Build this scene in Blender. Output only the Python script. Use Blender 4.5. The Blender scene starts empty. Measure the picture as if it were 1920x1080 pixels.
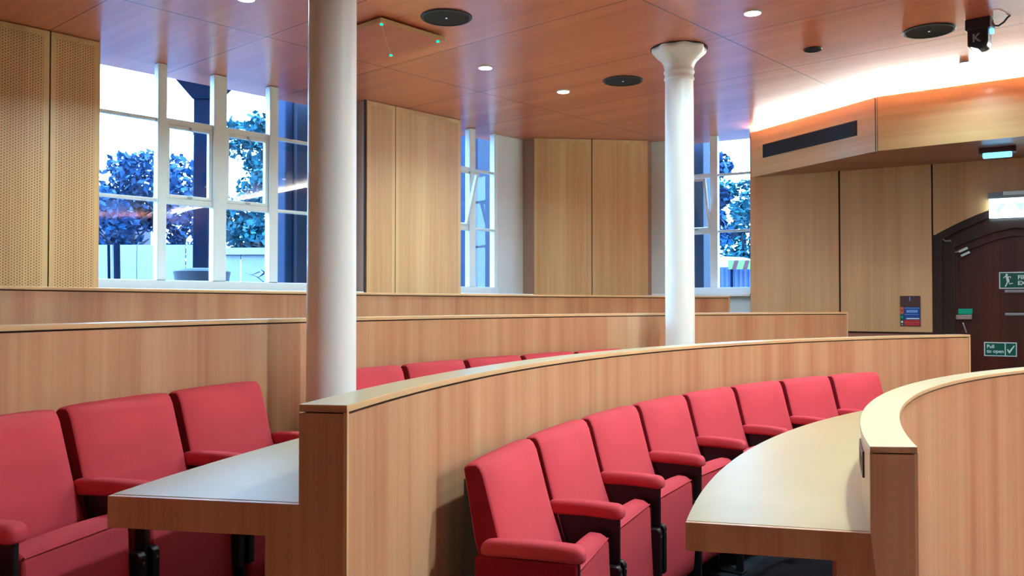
import bpy, bmesh, math, random
from math import sin, cos, pi, radians, hypot, sqrt, atan2
from mathutils import Vector, Matrix
random.seed(7)
SC = bpy.context.scene
COL = SC.collection

# ------------------------------------------------------------------ camera model (used to look points up on real planes)
F, PITCH, H = 1650.0, 0.0196, 1.45
CX, CY = 5.8611, 0.7476            # common centre of all the curved rows
ZC = H + 1.87                      # ceiling height
def ray(px, py):
    d = ((px - 960) / F, 1.0, -(py - 540) / F); c, s = cos(PITCH), sin(PITCH)
    return (d[0], d[1] * c - d[2] * s, d[1] * s + d[2] * c)
def at_z(px, py, z):
    d = ray(px, py); k = (z - H) / d[2]
    return Vector((d[0] * k, d[1] * k, z))
def at_y(px, py, y):
    d = ray(px, py); k = y / d[1]
    return Vector((d[0] * k, y, H + d[2] * k))
def polar(r, th, z=0.0):
    t = radians(th)
    return Vector((CX - r * cos(t), CY + r * sin(t), z))

# ------------------------------------------------------------------ colour / materials
def lin(c):
    c /= 255.0
    return c / 12.92 if c <= 0.04045 else ((c + 0.055) / 1.055) ** 2.4
def rgb(r, g, b): return (lin(r), lin(g), lin(b), 1.0)

class NT:
    def __init__(s, name):
        s.m = bpy.data.materials.new(name); s.m.use_nodes = True
        s.t = s.m.node_tree; s.n = s.t.nodes; s.l = s.t.links
        s.b = s.n['Principled BSDF']
    def new(s, kind, **kw):
        n = s.n.new(kind)
        for k, v in kw.items(): setattr(n, k, v)
        return n
    def link(s, a, b): s.l.new(a, b)
    def math(s, op, a, b=None, clamp=False):
        n = s.new('ShaderNodeMath', operation=op); n.use_clamp = clamp
        for i, v in enumerate((a, b)):
            if v is None: continue
            if isinstance(v, (int, float)): n.inputs[i].default_value = v
            else: s.link(v, n.inputs[i])
        return n.outputs[0]
    def mix(s, fac, a, b, blend='MIX'):
        n = s.new('ShaderNodeMix', data_type='RGBA', blend_type=blend)
        for sock, v in ((n.inputs[0], fac), (n.inputs[6], a), (n.inputs[7], b)):
            if isinstance(v, (int, float, tuple)): sock.default_value = v
            else: s.link(v, sock)
        return n.outputs[2]
    def coords(s, scale=(1, 1, 1), rot=(0, 0, 0), kind='Object'):
        tc = s.new('ShaderNodeTexCoord'); mp = s.new('ShaderNodeMapping')
        mp.inputs['Scale'].default_value = scale; mp.inputs['Rotation'].default_value = rot
        s.link(tc.outputs[kind], mp.inputs['Vector'])
        return mp.outputs[0]
    def noise(s, vec, scale, detail=3, rough=0.55):
        n = s.new('ShaderNodeTexNoise'); n.inputs['Scale'].default_value = scale
        n.inputs['Detail'].default_value = detail; n.inputs['Roughness'].default_value = rough
        s.link(vec, n.inputs['Vector']); return n.outputs['Fac']
    def ramp(s, fac, stops):
        n = s.new('ShaderNodeValToRGB'); e = n.color_ramp.elements
        while len(e) < len(stops): e.new(0.5)
        for i, (p, c) in enumerate(stops): e[i].position = p; e[i].color = c
        s.link(fac, n.inputs[0]); return n.outputs[0]

def plain(name, col, rough=0.5, metal=0.0, spec=0.5, coat=0.0, bump=None, var=0.06):
    k = NT(name); b = k.b
    v = k.coords(); nz = k.noise(v, 6.0, 3)
    c2 = tuple(min(1, x * (1 - var)) for x in col[:3]) + (1,); c1 = tuple(min(1, x * (1 + var)) for x in col[:3]) + (1,)
    k.link(k.ramp(nz, [(0.3, c2), (0.7, c1)]), b.inputs['Base Color'])
    b.inputs['Roughness'].default_value = rough; b.inputs['Metallic'].default_value = metal
    b.inputs['Specular IOR Level'].default_value = spec; b.inputs['Coat Weight'].default_value = coat
    if bump:
        bn = k.new('ShaderNodeBump'); bn.inputs['Strength'].default_value = bump[1]; bn.inputs['Distance'].default_value = 0.002
        k.link(k.noise(v, bump[0], 2), bn.inputs['Height']); k.link(bn.outputs[0], b.inputs['Normal'])
    return k.m

def wood(name, dark, mid, light, grain='z', rough=0.38, coat=0.0, strips=True, rotz=0.0, coat_rough=0.12, spec=0.5, fine=60):
    """straight-grained veneer; grain runs along the named local axis"""
    k = NT(name); b = k.b
    st = {'z': (1, 1, 0.02), 'x': (0.02, 1, 1), 'y': (1, 0.02, 1), 'h': (.25, .25, 1)}[grain]
    v = k.coords(scale=st, rot=(0, 0, rotz))
    broad = k.noise(v, 5.5, 2, 0.5); finez = k.noise(v, fine, 4, 0.65); midz = k.noise(v, 19, 3, 0.6)
    f = k.math('ADD', k.math('MULTIPLY', broad, 0.55), k.math('ADD', k.math('MULTIPLY', midz, 0.30), k.math('MULTIPLY', finez, 0.22)))
    if not strips: f = k.math('ADD', k.math('MULTIPLY', f, 0.5), 0.27)
    c = k.ramp(f, [(0.36, dark), (0.53, mid), (0.70, light)])
    k.link(c, b.inputs['Base Color'])
    b.inputs['Roughness'].default_value = rough; b.inputs['Coat Weight'].default_value = coat
    b.inputs['Coat Roughness'].default_value = coat_rough; b.inputs['Specular IOR Level'].default_value = spec
    return k.m

def emit(name, col, strength):
    k = NT(name); b = k.b
    b.inputs['Base Color'].default_value = col; b.inputs['Emission Color'].default_value = col
    b.inputs['Emission Strength'].default_value = strength
    return k.m

M = {}
M['bench'] = wood('bench_veneer', rgb(180, 122, 86), rgb(199, 151, 108), rgb(210, 172, 128), 'z', 0.40)
M['cap'] = wood('cap_oak', rgb(206, 184, 134), rgb(218, 203, 156), rgb(226, 216, 174), 'h', 0.30, 0.25, strips=False)
M['lipping'] = wood('lipping_oak', rgb(206, 160, 108), rgb(220, 182, 128), rgb(230, 198, 146), 'h', 0.4, strips=False)
M['desk'] = wood('desk_oak', rgb(162, 140, 90), rgb(174, 154, 104), rgb(184, 167, 120), 'h', 0.42, 0.10, strips=False, coat_rough=0.34)
M['gap'] = plain('shadow_gap', rgb(58, 30, 22), 0.8)
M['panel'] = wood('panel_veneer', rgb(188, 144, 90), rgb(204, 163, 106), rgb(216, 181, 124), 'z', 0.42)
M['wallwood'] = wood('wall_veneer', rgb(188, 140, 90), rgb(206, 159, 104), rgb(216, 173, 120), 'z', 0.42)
M['reveal'] = wood('shaded_reveal_veneer', rgb(148, 110, 92), rgb(160, 124, 104), rgb(172, 138, 116), 'z', 0.42)  # wall veneer with the shade of the reveals mixed in, darker and greyer
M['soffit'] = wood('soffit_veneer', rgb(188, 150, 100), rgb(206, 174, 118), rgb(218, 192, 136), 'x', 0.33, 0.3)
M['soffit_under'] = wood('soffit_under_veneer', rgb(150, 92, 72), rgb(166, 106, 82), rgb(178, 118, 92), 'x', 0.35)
M['white'] = plain('white_paint', rgb(214, 220, 214), 0.45, var=0.02)
M['plaster'] = plain('white_plaster', rgb(206, 210, 204), 0.7, var=0.02)
M['column'] = plain('column_paint', rgb(246, 250, 244), 0.42, var=0.01)
M['black'] = plain('black_metal', rgb(24, 24, 26), 0.4)
M['blackmat'] = plain('black_matt', rgb(30, 26, 24), 0.7)
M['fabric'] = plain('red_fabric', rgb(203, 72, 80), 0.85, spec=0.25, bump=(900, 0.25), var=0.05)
M['fabric_side'] = plain('shaded_red_fabric', rgb(140, 22, 36), 0.9, spec=0.2, bump=(900, 0.25))  # red fabric darkened for the shade on seat sides and end panels
M['carpet'] = plain('dark_carpet', rgb(46, 50, 56), 0.95, spec=0.1, bump=(400, 0.6), var=0.25)
M['doorwood'] = wood('door_mahogany', rgb(46, 14, 8), rgb(66, 21, 12), rgb(88, 30, 18), 'z', 0.32, 0.15)
M['doorframe'] = wood('door_frame_wood', rgb(30, 15, 11), rgb(42, 21, 15), rgb(56, 29, 20), 'z', 0.3, 0.3)
M['steel'] = plain('brushed_steel', rgb(170, 170, 175), 0.3, metal=0.9)
M['green'] = plain('sign_green', rgb(0, 88, 66), 0.4, var=0.02)
M['signwhite'] = plain('sign_white', rgb(226, 240, 232), 0.4, var=0.01)
M['brightgreen'] = plain('release_green', rgb(20, 160, 118), 0.4)
M['blue'] = plain('sign_blue', rgb(28, 66, 140), 0.4)
M['lightblue'] = plain('sign_light_blue', rgb(120, 160, 210), 0.4)
M['red'] = plain('sign_red', rgb(176, 36, 44), 0.4)
M['orange'] = plain('sign_orange', rgb(206, 96, 60), 0.4)
M['brown'] = plain('sign_brown', rgb(74, 44, 40), 0.4)
M['grey'] = plain('grey_plastic', rgb(150, 158, 160), 0.5)
M['wire'] = plain('pale_cable', rgb(205, 200, 200), 0.5)
M['micwood'] = wood('microphone_panel_veneer', rgb(184, 92, 72), rgb(198, 104, 82), rgb(208, 118, 92), 'y', 0.4)
M['lamp'] = emit('lamp_glow', (1, 0.98, 0.94, 1), 25)
M['led'] = emit('led_glow', (0.93, 1.0, 0.90, 1), 34)
M['ledgreen'] = emit('green_led', (0.0, 1.0, 0.32, 1), 3)
M['exitlit'] = emit('exit_lamp_glow', (0.80, 1.0, 1.0, 1), 1.6)
M['exitmark'] = emit('exit_mark_glow', (0.62, 0.95, 0.92, 1), 0.36)
M['bluelamp'] = emit('blue_lamp_glow', (0.15, 0.55, 0.9, 1), 1.2)
M['pale_led'] = emit('pale_led', (0.6, 0.8, 1, 1), 0.15)

def ceiling_mat():
    k = NT('ceiling_veneer'); b = k.b
    a = radians(48)
    v = k.coords(scale=(1, 1, 1), rot=(0, 0, -a))       # x' along the left wall, y' away from the room
    sep = k.new('ShaderNodeSeparateXYZ'); k.link(v, sep.inputs[0])
    mp = k.new('ShaderNodeMapping'); mp.inputs['Scale'].default_value = (1, 0.035, 1); k.link(v, mp.inputs['Vector'])
    broad = k.noise(mp.outputs[0], 4.0, 2); mid = k.noise(mp.outputs[0], 22, 3)
    f = k.math('ADD', k.math('MULTIPLY', broad, 0.6), k.math('MULTIPLY', mid, 0.4))
    c = k.ramp(f, [(0.35, rgb(208, 110, 80)), (0.52, rgb(224, 124, 91)), (0.68, rgb(233, 138, 103))])
    def seam(val, off, period, w):
        d = k.math('ABSOLUTE', k.math('SUBTRACT', k.math('FRACT', k.math('DIVIDE', k.math('SUBTRACT', val, off - period / 2), period)), 0.5))
        return k.math('LESS_THAN', k.math('MULTIPLY', d, period), w)
    sx = seam(sep.outputs[0], 2.32, 1.065, 0.0045); sy = seam(sep.outputs[1], 5.35, 2.36, 0.0055)
    s = k.math('MAXIMUM', sx, sy)
    k.link(k.mix(s, c, rgb(92, 34, 26)), b.inputs['Base Color'])
    b.inputs['Roughness'].default_value = 0.32
    b.inputs['Coat Weight'].default_value = 0.7; b.inputs['Coat Roughness'].default_value = 0.24
    return k.m
M['ceiling'] = ceiling_mat()

def perforated(name, hole, strength):
    k = NT(name); b = k.b
    v = k.coords(scale=(1, 1, 0.02))
    f = k.math('ADD', k.math('MULTIPLY', k.noise(v, 5, 2), 0.6), k.math('MULTIPLY', k.noise(v, 40, 3), 0.4))
    c = k.ramp(f, [(0.35, rgb(190, 144, 92)), (0.52, rgb(206, 164, 106)), (0.68, rgb(218, 182, 124))])
    tc = k.new('ShaderNodeTexCoord')
    def lattice(off):
        m = k.new('ShaderNodeMapping'); m.inputs['Scale'].default_value = (1 / 0.034, 0, 1 / 0.019)
        m.inputs['Location'].default_value = off; k.link(tc.outputs['Object'], m.inputs['Vector'])
        fr = k.new('ShaderNodeVectorMath', operation='FRACTION'); k.link(m.outputs[0], fr.inputs[0])
        sb = k.new('ShaderNodeVectorMath', operation='SUBTRACT'); sb.inputs[1].default_value = (0.5, 0, 0.5); k.link(fr.outputs[0], sb.inputs[0])
        ml = k.new('ShaderNodeVectorMath', operation='MULTIPLY'); ml.inputs[1].default_value = (0.034, 0, 0.019); k.link(sb.outputs[0], ml.inputs[0])
        ln = k.new('ShaderNodeVectorMath', operation='LENGTH'); k.link(ml.outputs[0], ln.inputs[0])
        return k.math('LESS_THAN', ln.outputs['Value'], hole)
    h = k.math('MULTIPLY', k.math('MAXIMUM', lattice((0, 0, 0)), lattice((0.5, 0, 0.5))), strength)
    k.link(k.mix(h, c, rgb(120, 58, 32)), b.inputs['Base Color'])
    b.inputs['Roughness'].default_value = 0.45
    return k.m
M['perf'] = perforated('perforated_veneer', 0.0048, 0.85)
M['perf_fine'] = perforated('fine_perforated_veneer', 0.0036, 0.35)

def glass_mat():
    k = NT('window_glass'); n = k.n
    n.remove(k.b); out = n['Material Output']
    tr = k.new('ShaderNodeBsdfTransparent'); gl = k.new('ShaderNodeBsdfGlossy'); gl.inputs['Roughness'].default_value = 0.02
    tr.inputs[0].default_value = (0.93, 0.97, 1, 1)
    ge = k.new('ShaderNodeNewGeometry'); dt = k.new('ShaderNodeVectorMath', operation='DOT_PRODUCT')
    k.link(ge.outputs['Incoming'], dt.inputs[0]); k.link(ge.outputs['Normal'], dt.inputs[1])
    c5 = k.math('POWER', k.math('SUBTRACT', 1.0, k.math('ABSOLUTE', dt.outputs['Value']), True), 5.0)
    mx = k.new('ShaderNodeMixShader'); k.link(k.math('ADD', k.math('MULTIPLY', c5, 0.92), 0.04), mx.inputs[0]); k.link(tr.outputs[0], mx.inputs[1]); k.link(gl.outputs[0], mx.inputs[2])
    k.link(mx.outputs[0], out.inputs[0])
    return k.m
M['glass'] = glass_mat()
# outdoors
M['leaf_blue'] = plain('blue_green_leaf', rgb(0, 46, 86), 0.8, var=0.5)
M['leaf_teal'] = plain('teal_leaf', rgb(0, 64, 78), 0.8, var=0.5)
M['bark'] = plain('dark_bark', rgb(6, 18, 40), 0.9)
M['pier'] = plain('dark_stone', rgb(22, 30, 48), 0.85, var=0.2)
M['pipe'] = plain('blue_pipe_paint', rgb(0, 24, 54), 0.9)
M['iron'] = plain('blue_black_iron', rgb(0, 12, 30), 0.95, spec=0.1, var=0.2)
M['hoarding'] = plain('white_hoarding', rgb(106, 112, 124), 0.6, var=0.03)
M['hoarding_grey'] = plain('grey_blue_hoarding', rgb(58, 72, 106), 0.6, var=0.05)
M['tarmac'] = plain('tarmac', rgb(44, 48, 56), 0.95)
M['tent'] = plain('white_canvas', rgb(120, 128, 136), 0.7, var=0.02)
M['lime'] = plain('lime_stripe', rgb(84, 104, 50), 0.6)
M['maroon'] = plain('maroon_stripe', rgb(64, 10, 22), 0.6)
M['planter'] = plain('dark_planter', rgb(20, 28, 38), 0.8, var=0.3)
M['brick_far'] = plain('pale_pink_render', rgb(70, 66, 90), 0.9)

# ------------------------------------------------------------------ mesh building
class MB:
    def __init__(s): s.v = []; s.f = []; s.mi = []; s.mats = []
    def mat(s, m):
        if m not in s.mats: s.mats.append(m)
        return s.mats.index(m)
    def add(s, vs, fs, m):
        o = len(s.v); i = s.mat(m)
        s.v += [tuple(p) for p in vs]
        for f in fs: s.f.append(tuple(o + q for q in f)); s.mi.append(i)
        return s
    def box(s, x0, x1, y0, y1, z0, z1, m):
        vs = [(x0, y0, z0), (x1, y0, z0), (x1, y1, z0), (x0, y1, z0), (x0, y0, z1), (x1, y0, z1), (x1, y1, z1), (x0, y1, z1)]
        return s.add(vs, [(0, 3, 2, 1), (4, 5, 6, 7), (0, 1, 5, 4), (1, 2, 6, 5), (2, 3, 7, 6), (3, 0, 4, 7)], m)
    def prism(s, pts, z0, z1, m, axis='z'):
        """pts counter-clockwise seen from +axis; axis z: (x,y), axis x: (y,z), axis y: (x,z) clockwise"""
        n = len(pts)
        def p3(p, h):
            return (p[0], p[1], h) if axis == 'z' else ((h, p[0], p[1]) if axis == 'x' else (p[0], h, p[1]))
        vs = [p3(p, z0) for p in pts] + [p3(p, z1) for p in pts]
        fs = [tuple(range(n - 1, -1, -1)), tuple(range(n, 2 * n))] + [(i, (i + 1) % n, n + (i + 1) % n, n + i) for i in range(n)]
        return s.add(vs, fs, m)
    def lathe(s, prof, m, n=48, loc=(0, 0, 0), caps=True):
        vs, fs = [], []
        for r, z in prof:
            for i in range(n):
                a = 2 * pi * i / n; vs.append((loc[0] + r * cos(a), loc[1] + r * sin(a), loc[2] + z))
        for j in range(len(prof) - 1):
            for i in range(n):
                k = (i + 1) % n; fs.append((j * n + i, j * n + k, (j + 1) * n + k, (j + 1) * n + i))
        if caps:
            fs.append(tuple(range(n - 1, -1, -1))); fs.append(tuple((len(prof) - 1) * n + i for i in range(n)))
        return s.add(vs, fs, m)
    def tube(s, pts, r, m, n=10):
        P = [Vector(p) for p in pts]; rs = r if isinstance(r, (list, tuple)) else [r] * len(P)
        vs, fs = [], []
        for i, p in enumerate(P):
            t = (P[min(i + 1, len(P) - 1)] - P[max(i - 1, 0)]).normalized()
            a = t.cross(Vector((0, 0, 1)));
            if a.length < 1e-3: a = t.cross(Vector((0, 1, 0)))
            a.normalize(); b = t.cross(a)
            for j in range(n):
                q = p + (a * cos(2 * pi * j / n) + b * sin(2 * pi * j / n)) * rs[i]; vs.append(tuple(q))
        for i in range(len(P) - 1):
            for j in range(n):
                k = (j + 1) % n; fs.append((i * n + j, i * n + k, (i + 1) * n + k, (i + 1) * n + j))
        fs.append(tuple(range(n))); fs.append(tuple((len(P) - 1) * n + j for j in range(n - 1, -1, -1)))
        return s.add(vs, fs, m)
    def ring(s, prof, t0, t1, m, n=90):
        """closed profile of (r, z) swept round the common centre; t0/t1 may be functions of r (degrees)"""
        f0 = t0 if callable(t0) else (lambda r: t0); f1 = t1 if callable(t1) else (lambda r: t1)
        k = len(prof); vs, fs = [], []
        for i in range(n + 1):
            u = i / n
            for r, z in prof: vs.append(tuple(polar(r, f0(r) * (1 - u) + f1(r) * u, z)))
        for i in range(n):
            for j in range(k):
                q = (j + 1) % k; fs.append((i * k + j, i * k + q, (i + 1) * k + q, (i + 1) * k + j))
        fs.append(tuple(range(k - 1, -1, -1))); fs.append(tuple(n * k + j for j in range(k)))
        return s.add(vs, fs, m)
    def build(s, name, parent=None, smooth=False, bevel=0.0, seg=2, loc=None, rotz=None, angle=35):
        me = bpy.data.meshes.new(name); me.from_pydata(s.v, [], s.f)
        for m in s.mats: me.materials.append(m)
        me.polygons.foreach_set('material_index', s.mi)
        bm = bmesh.new(); bm.from_mesh(me); bmesh.ops.recalc_face_normals(bm, faces=bm.faces)
        if smooth:
            for f in bm.faces: f.smooth = True
            for e in bm.edges:
                if len(e.link_faces) == 2 and e.calc_face_angle(0) > radians(angle): e.smooth = False
        bm.to_mesh(me); bm.free(); me.update()
        o = bpy.data.objects.new(name, me); COL.objects.link(o)
        if parent: o.parent = parent
        if loc is not None: o.location = loc
        if rotz is not None: o.rotation_euler = (0, 0, rotz)
        if bevel:
            b = o.modifiers.new('bevel', 'BEVEL'); b.width = bevel; b.segments = seg; b.limit_method = 'ANGLE'; b.angle_limit = radians(30)
            b.harden_normals = False
            for p in me.polygons: p.use_smooth = True
            w = o.modifiers.new('wn', 'WEIGHTED_NORMAL'); w.keep_sharp = True
        return o
def tag(o, label=None, cat=None, group=None, kind=None):
    if label: o['label'] = label
    if cat: o['category'] = cat
    if group: o['group'] = group
    if kind: o['kind'] = kind
    return o
def empty(name, loc=(0, 0, 0), rotz=0.0):
    o = bpy.data.objects.new(name, None); COL.objects.link(o); o.location = loc; o.rotation_euler = (0, 0, rotz); o.empty_display_size = 0.1
    return o
def copy_tree(o, parent=None):
    c = o.copy(); COL.objects.link(c)
    if parent: c.parent = parent
    for ch in list(o.children): copy_tree(ch, c)
    return c
def text_mesh(mb, body, size, x, z, m, y=-0.001, bold=0.0, flip=False):
    cu = bpy.data.curves.new('lettering', 'FONT'); cu.body = body; cu.size = size; cu.offset = bold; cu.resolution_u = 3
    o = bpy.data.objects.new('lettering', cu); COL.objects.link(o)
    dg = bpy.context.evaluated_depsgraph_get(); me = bpy.data.meshes.new_from_object(o.evaluated_get(dg))
    vs = [(x + v.co.x, y, z + v.co.y) for v in me.vertices]; fs = [tuple(p.vertices) for p in me.polygons]
    mb.add(vs, fs, m); bpy.data.objects.remove(o); bpy.data.curves.remove(cu); bpy.data.meshes.remove(me)
def lerp(a, b, t): return a + (b - a) * t

# ================================================================== ROOM PLAN
LA = Vector((-3.354, 5.729, 0)); LB = Vector((-0.512, 8.850, 0))
Ld = (LB - LA).normalized(); Ln = Vector((-Ld.y, Ld.x, 0)); Lrot = atan2(Ld.y, Ld.x)
E1 = Vector((0.238, 9.783, 0)); E2 = Vector((1.542, 9.942, 0)); Ed = (E2 - E1).normalized(); En = Vector((-Ed.y, Ed.x, 0)); Erot = atan2(Ed.y, Ed.x)
RA0 = Vector((2.501, 9.249, 0)); Rd = Vector((cos(radians(-30.17)), sin(radians(-30.17)), 0)); Rn = Vector((-Rd.y, Rd.x, 0)); Rrot = radians(-30.17)
def Lp(s, off=0.0, z=0.0): return LA + Ld * s + Ln * off + Vector((0, 0, z))
def Rp(t, off=0.0, z=0.0): return RA0 + Rd * t + Rn * off + Vector((0, 0, z))
WT = 0.30; WOFF = 0.25; SILL = 1.575

# ---------- floors (stepped platforms under the rows) and ceiling
mb = MB(); mb.prism([(-9, -7), (14, -7), (14, 11.5), (-9, 11.5)], -0.15, 0.0, M['carpet'])
tag(mb.build('floor'), kind='structure')
RC, RA, RB, RK = 5.0658, 6.3365, 7.5512, 8.8312
TW = 0.1127
for nm, r0, r1, z, a0, a1 in (('floor_front_tier', RC + 0.05, RA + 0.05, 0.15, 12.5, 95), ('floor_second_tier', RA + 0.05, RB + 0.05, 0.295, 1.5, 67.6), ('floor_third_tier', RB + 0.05, RK + 0.05, 0.44, 1.5, 67.4), ('floor_back_tier', RK + 0.05, 9.9, 0.585, 4, 65.4)):
    mb = MB(); mb.ring([(r0, 0.0), (r1, 0.0), (r1, z), (r0, z)], a0, a1, M['carpet'], 80)
    tag(mb.build(nm), kind='structure')
mb = MB(); mb.prism([(-9, -7), (14, -7), (14, 5.2), tuple(Rp(1.0, 0.6)[:2]), tuple(Rp(-1.3, 0.6)[:2]), tuple((E1 + En * 0.6)[:2]), tuple(Lp(4.6, 0.6)[:2]), tuple(Lp(-5.0, 0.6)[:2]), (-9, 2.3)], ZC, ZC + 0.12, M['ceiling'])
tag(mb.build('ceiling'), kind='structure')

# ---------- left wall (runs away from the camera, two windows)
mb = MB()
for s0, s1 in ((-4.6, 0.652), (3.023, 4.221)): mb.box(s0, s1, 0.022, WT + 0.1, 0, ZC, M['reveal'])
for s0, s1 in ((0.652, 3.023), (4.221, 5.40)): mb.box(s0, s1, 0.10, WT + 0.1, 0, SILL, M['plaster'])
wl = mb.build('wall_left', loc=LA, rotz=Lrot); tag(wl, kind='structure')
def clad(parent, s0, s1, z0, z1, perf, name='acoustic_panel', border=0.036):
    b = MB(); g = 0.005; a0, a1 = s0 + g, s1 - g
    b.box(a0, a1, 0.004, 0.022, z0, z1, M['panel'])
    vs = [(a0, 0, z0), (a1, 0, z0), (a1, 0, z1), (a0, 0, z1), (a0 + border, 0, z0 + border), (a1 - border, 0, z0 + border), (a1 - border, 0, z1 - border), (a0 + border, 0, z1 - border)]
    b.add(vs, [(0, 1, 5, 4), (1, 2, 6, 5), (2, 3, 7, 6), (3, 0, 4, 7)], M['panel'])
    b.add(vs[4:], [(0, 1, 2, 3)], perf)
    b.add([(a0, 0, z0), (a1, 0, z0), (a1, 0, z1), (a0, 0, z1), (a0, 0.004, z0), (a1, 0.004, z0), (a1, 0.004, z1), (a0, 0.004, z1)], [(0, 1, 5, 4), (1, 2, 6, 5), (2, 3, 7, 6), (3, 0, 4, 7)], M['panel'])
    return b.build(name, parent)
for s0, s1, p in ((-4.6, -0.9, 'perf'), (-0.9, 0.313, 'perf'), (0.313, 0.652, 'perf'), (3.023, 3.362, 'perf_fine'), (3.362, 4.221, 'perf_fine')):
    clad(wl, s0, s1, 0.6, ZC - 0.006, M[p])
mb = MB()
for s in (-0.9, 0.313, 3.362): mb.box(s - 0.006, s + 0.006, 0.012, 0.03, 0.6, ZC, M['gap'])
mb.box(3.012, 3.022, 0.010, 0.03, 0.6, ZC, M['gap'])
mb.build('shadow_gap', wl)

# ---------- end wall facet
mb = MB()
pl = [E1 + Ed * 0.0 + En * 0.022, E2 + En * 0.022, E2 + Rn * 0.42, E2 + En * 0.6, E1 + En * 0.6, E1 + Ln * 0.42]
inv = Matrix.Rotation(-Erot, 4, 'Z')
pl = [inv @ (p - E1) for p in pl]
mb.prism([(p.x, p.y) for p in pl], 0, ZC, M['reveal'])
we = mb.build('wall_back', loc=E1, rotz=Erot); tag(we, kind='structure')
EL = (E2 - E1).length; em = 0.665
clad(we, 0.006, em, 0.6, ZC - 0.006, M['perf_fine']); clad(we, em, EL - 0.0, 0.6, ZC - 0.006, M['perf_fine'])
mb = MB(); mb.box(em - 0.006, em + 0.006, 0.012, 0.03, 0.6, ZC, M['gap']); mb.build('shadow_gap', we)

# ---------- right wall with the arched door
mb = MB()
DT0, DT1, DTC = 1.760, 3.096, 2.428
def arch_z(t, spring, rise, half):       # flattened pointed arch
    u = min(1.0, abs(t - DTC) / half)
    return spring + rise * (1 - u ** 1.45)
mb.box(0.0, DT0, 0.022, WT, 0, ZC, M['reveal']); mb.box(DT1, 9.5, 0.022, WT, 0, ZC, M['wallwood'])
mb.box(-1.20, 0.0, 0.10, WT + 0.1, 0, SILL - 0.01, M['plaster'])
wr = mb.build('wall_right', loc=RA0, rotz=Rrot); tag(wr, kind='structure')
for s0, s1 in ((0.0, 0.899), (0.899, 1.743)):
    b = MB(); b.box(s0 + 0.009, s1 - 0.009, 0, 0.024, 1.192, 2.90, M['wallwood']); b.build('wall_panel', wr)
b = MB(); n = 40; tv = [DT0 - 0.012 + (DT1 - DT0 + 0.024) * i / n for i in range(n + 1)]
vs = [(t, y, arch_z(t, 2.118, 0.262, (DT1 - DT0) / 2)) for y in (0, 0.03) for t in tv] + [(t, y, 2.95) for y in (0, 0.03) for t in tv]
m1 = n + 1
fs = []
for i in range(n):
    fs += [(i, i + 1, 2 * m1 + i + 1, 2 * m1 + i), (m1 + i, m1 + i + 1, 3 * m1 + i + 1, 3 * m1 + i), (i, i + 1, m1 + i + 1, m1 + i), (2 * m1 + i, 2 * m1 + i + 1, 3 * m1 + i + 1, 3 * m1 + i)]
fs += [(0, m1, 3 * m1, 2 * m1), (n, m1 + n, 3 * m1 + n, 2 * m1 + n)]
b.add(vs, fs, M['wallwood']); b.build('wall_panel', wr)
b = MB(); b.box(DT1 + 0.016, 9.5, 0, 0.024, 0.2, 2.90, M['wallwood']); b.build('wall_panel', wr)
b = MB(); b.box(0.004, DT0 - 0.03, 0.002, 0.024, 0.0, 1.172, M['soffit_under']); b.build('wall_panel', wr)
b = MB()
for s in (0.899, 1.747): b.box(s - 0.012, s + 0.012, 0.012, 0.03, 1.19, 2.9, M['gap'])
b.box(0, DT0, 0.014, 0.03, 1.17, 1.194, M['gap']); b.build('shadow_gap', wr)
# wall above the door recess
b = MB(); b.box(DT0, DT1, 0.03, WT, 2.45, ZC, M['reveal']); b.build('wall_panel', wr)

# door: frame (jambs and arched head) and leaf
dr = empty('door_1', RA0, Rrot); tag(dr, kind='structure')
def arch_frame(bm_, outer, inner, y0, y1, m, z0=0.0, n=48):
    (oL, oR, os_, orr), (iL, iR, is_, ir) = outer, inner
    P, Q = [], []
    P.append((oL, z0)); Q.append((iL, z0))
    for i in range(n + 1):
        u = i / n; t = lerp(oL, oR, u); P.append((t, arch_z(t, os_, orr, (oR - oL) / 2)))
        t = lerp(iL, iR, u); Q.append((t, arch_z(t, is_, ir, (iR - iL) / 2)))
    P.append((oR, z0)); Q.append((iR, z0)); k = len(P)
    vs = [(p[0], y, p[1]) for y in (y0, y1) for p in P] + [(p[0], y, p[1]) for y in (y0, y1) for p in Q]
    fs = []
    for i in range(k - 1):
        fs += [(i, i + 1, 2 * k + i + 1, 2 * k + i), (k + i, k + i + 1, 3 * k + i + 1, 3 * k + i), (i, i + 1, k + i + 1, k + i), (2 * k + i, 2 * k + i + 1, 3 * k + i + 1, 3 * k + i)]
    fs += [(0, k, 3 * k, 2 * k), (k - 1, 2 * k - 1, 4 * k - 1, 3 * k - 1)]
    bm_.add(vs, fs, m)
b = MB(); arch_frame(b, (DT0, DT1, 2.128, 0.262, 0), (DT0 + 0.022, DT1 - 0.022, 2.105, 0.25, 0), 0.02, 0.30, M['doorframe'])if False else MB()
arch_frame(b, (DT0 + 0.0, DT1 - 0.0, 2.118, 0.262), (DT0 + 0.06, DT1 - 0.06, 2.075, 0.235), 0.012, 0.30, M['doorframe'])
arch_frame(b, (DT0 + 0.05, DT1 - 0.05, 2.08, 0.24), (DT0 + 0.165, DT1 - 0.165, 2.00, 0.165), 0.07, 0.30, M['doorframe'])
arch_frame(b, (DT0 + 0.15, DT1 - 0.15, 2.01, 0.17), (DT0 + 0.19, DT1 - 0.19, 1.93, 0.165), 0.115, 0.30, M['doorwood'])
b.build('door_frame', dr, smooth=True)
b = MB(); n = 40; oL, oR = DT0 + 0.18, DT1 - 0.18
pts = [(oL, 0.15)] + [(oR, 0.15)] + [(lerp(oR, oL, i / n), arch_z(lerp(oR, oL, i / n), 1.935, 0.17, (oR - oL) / 2)) for i in range(n + 1)]
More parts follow.
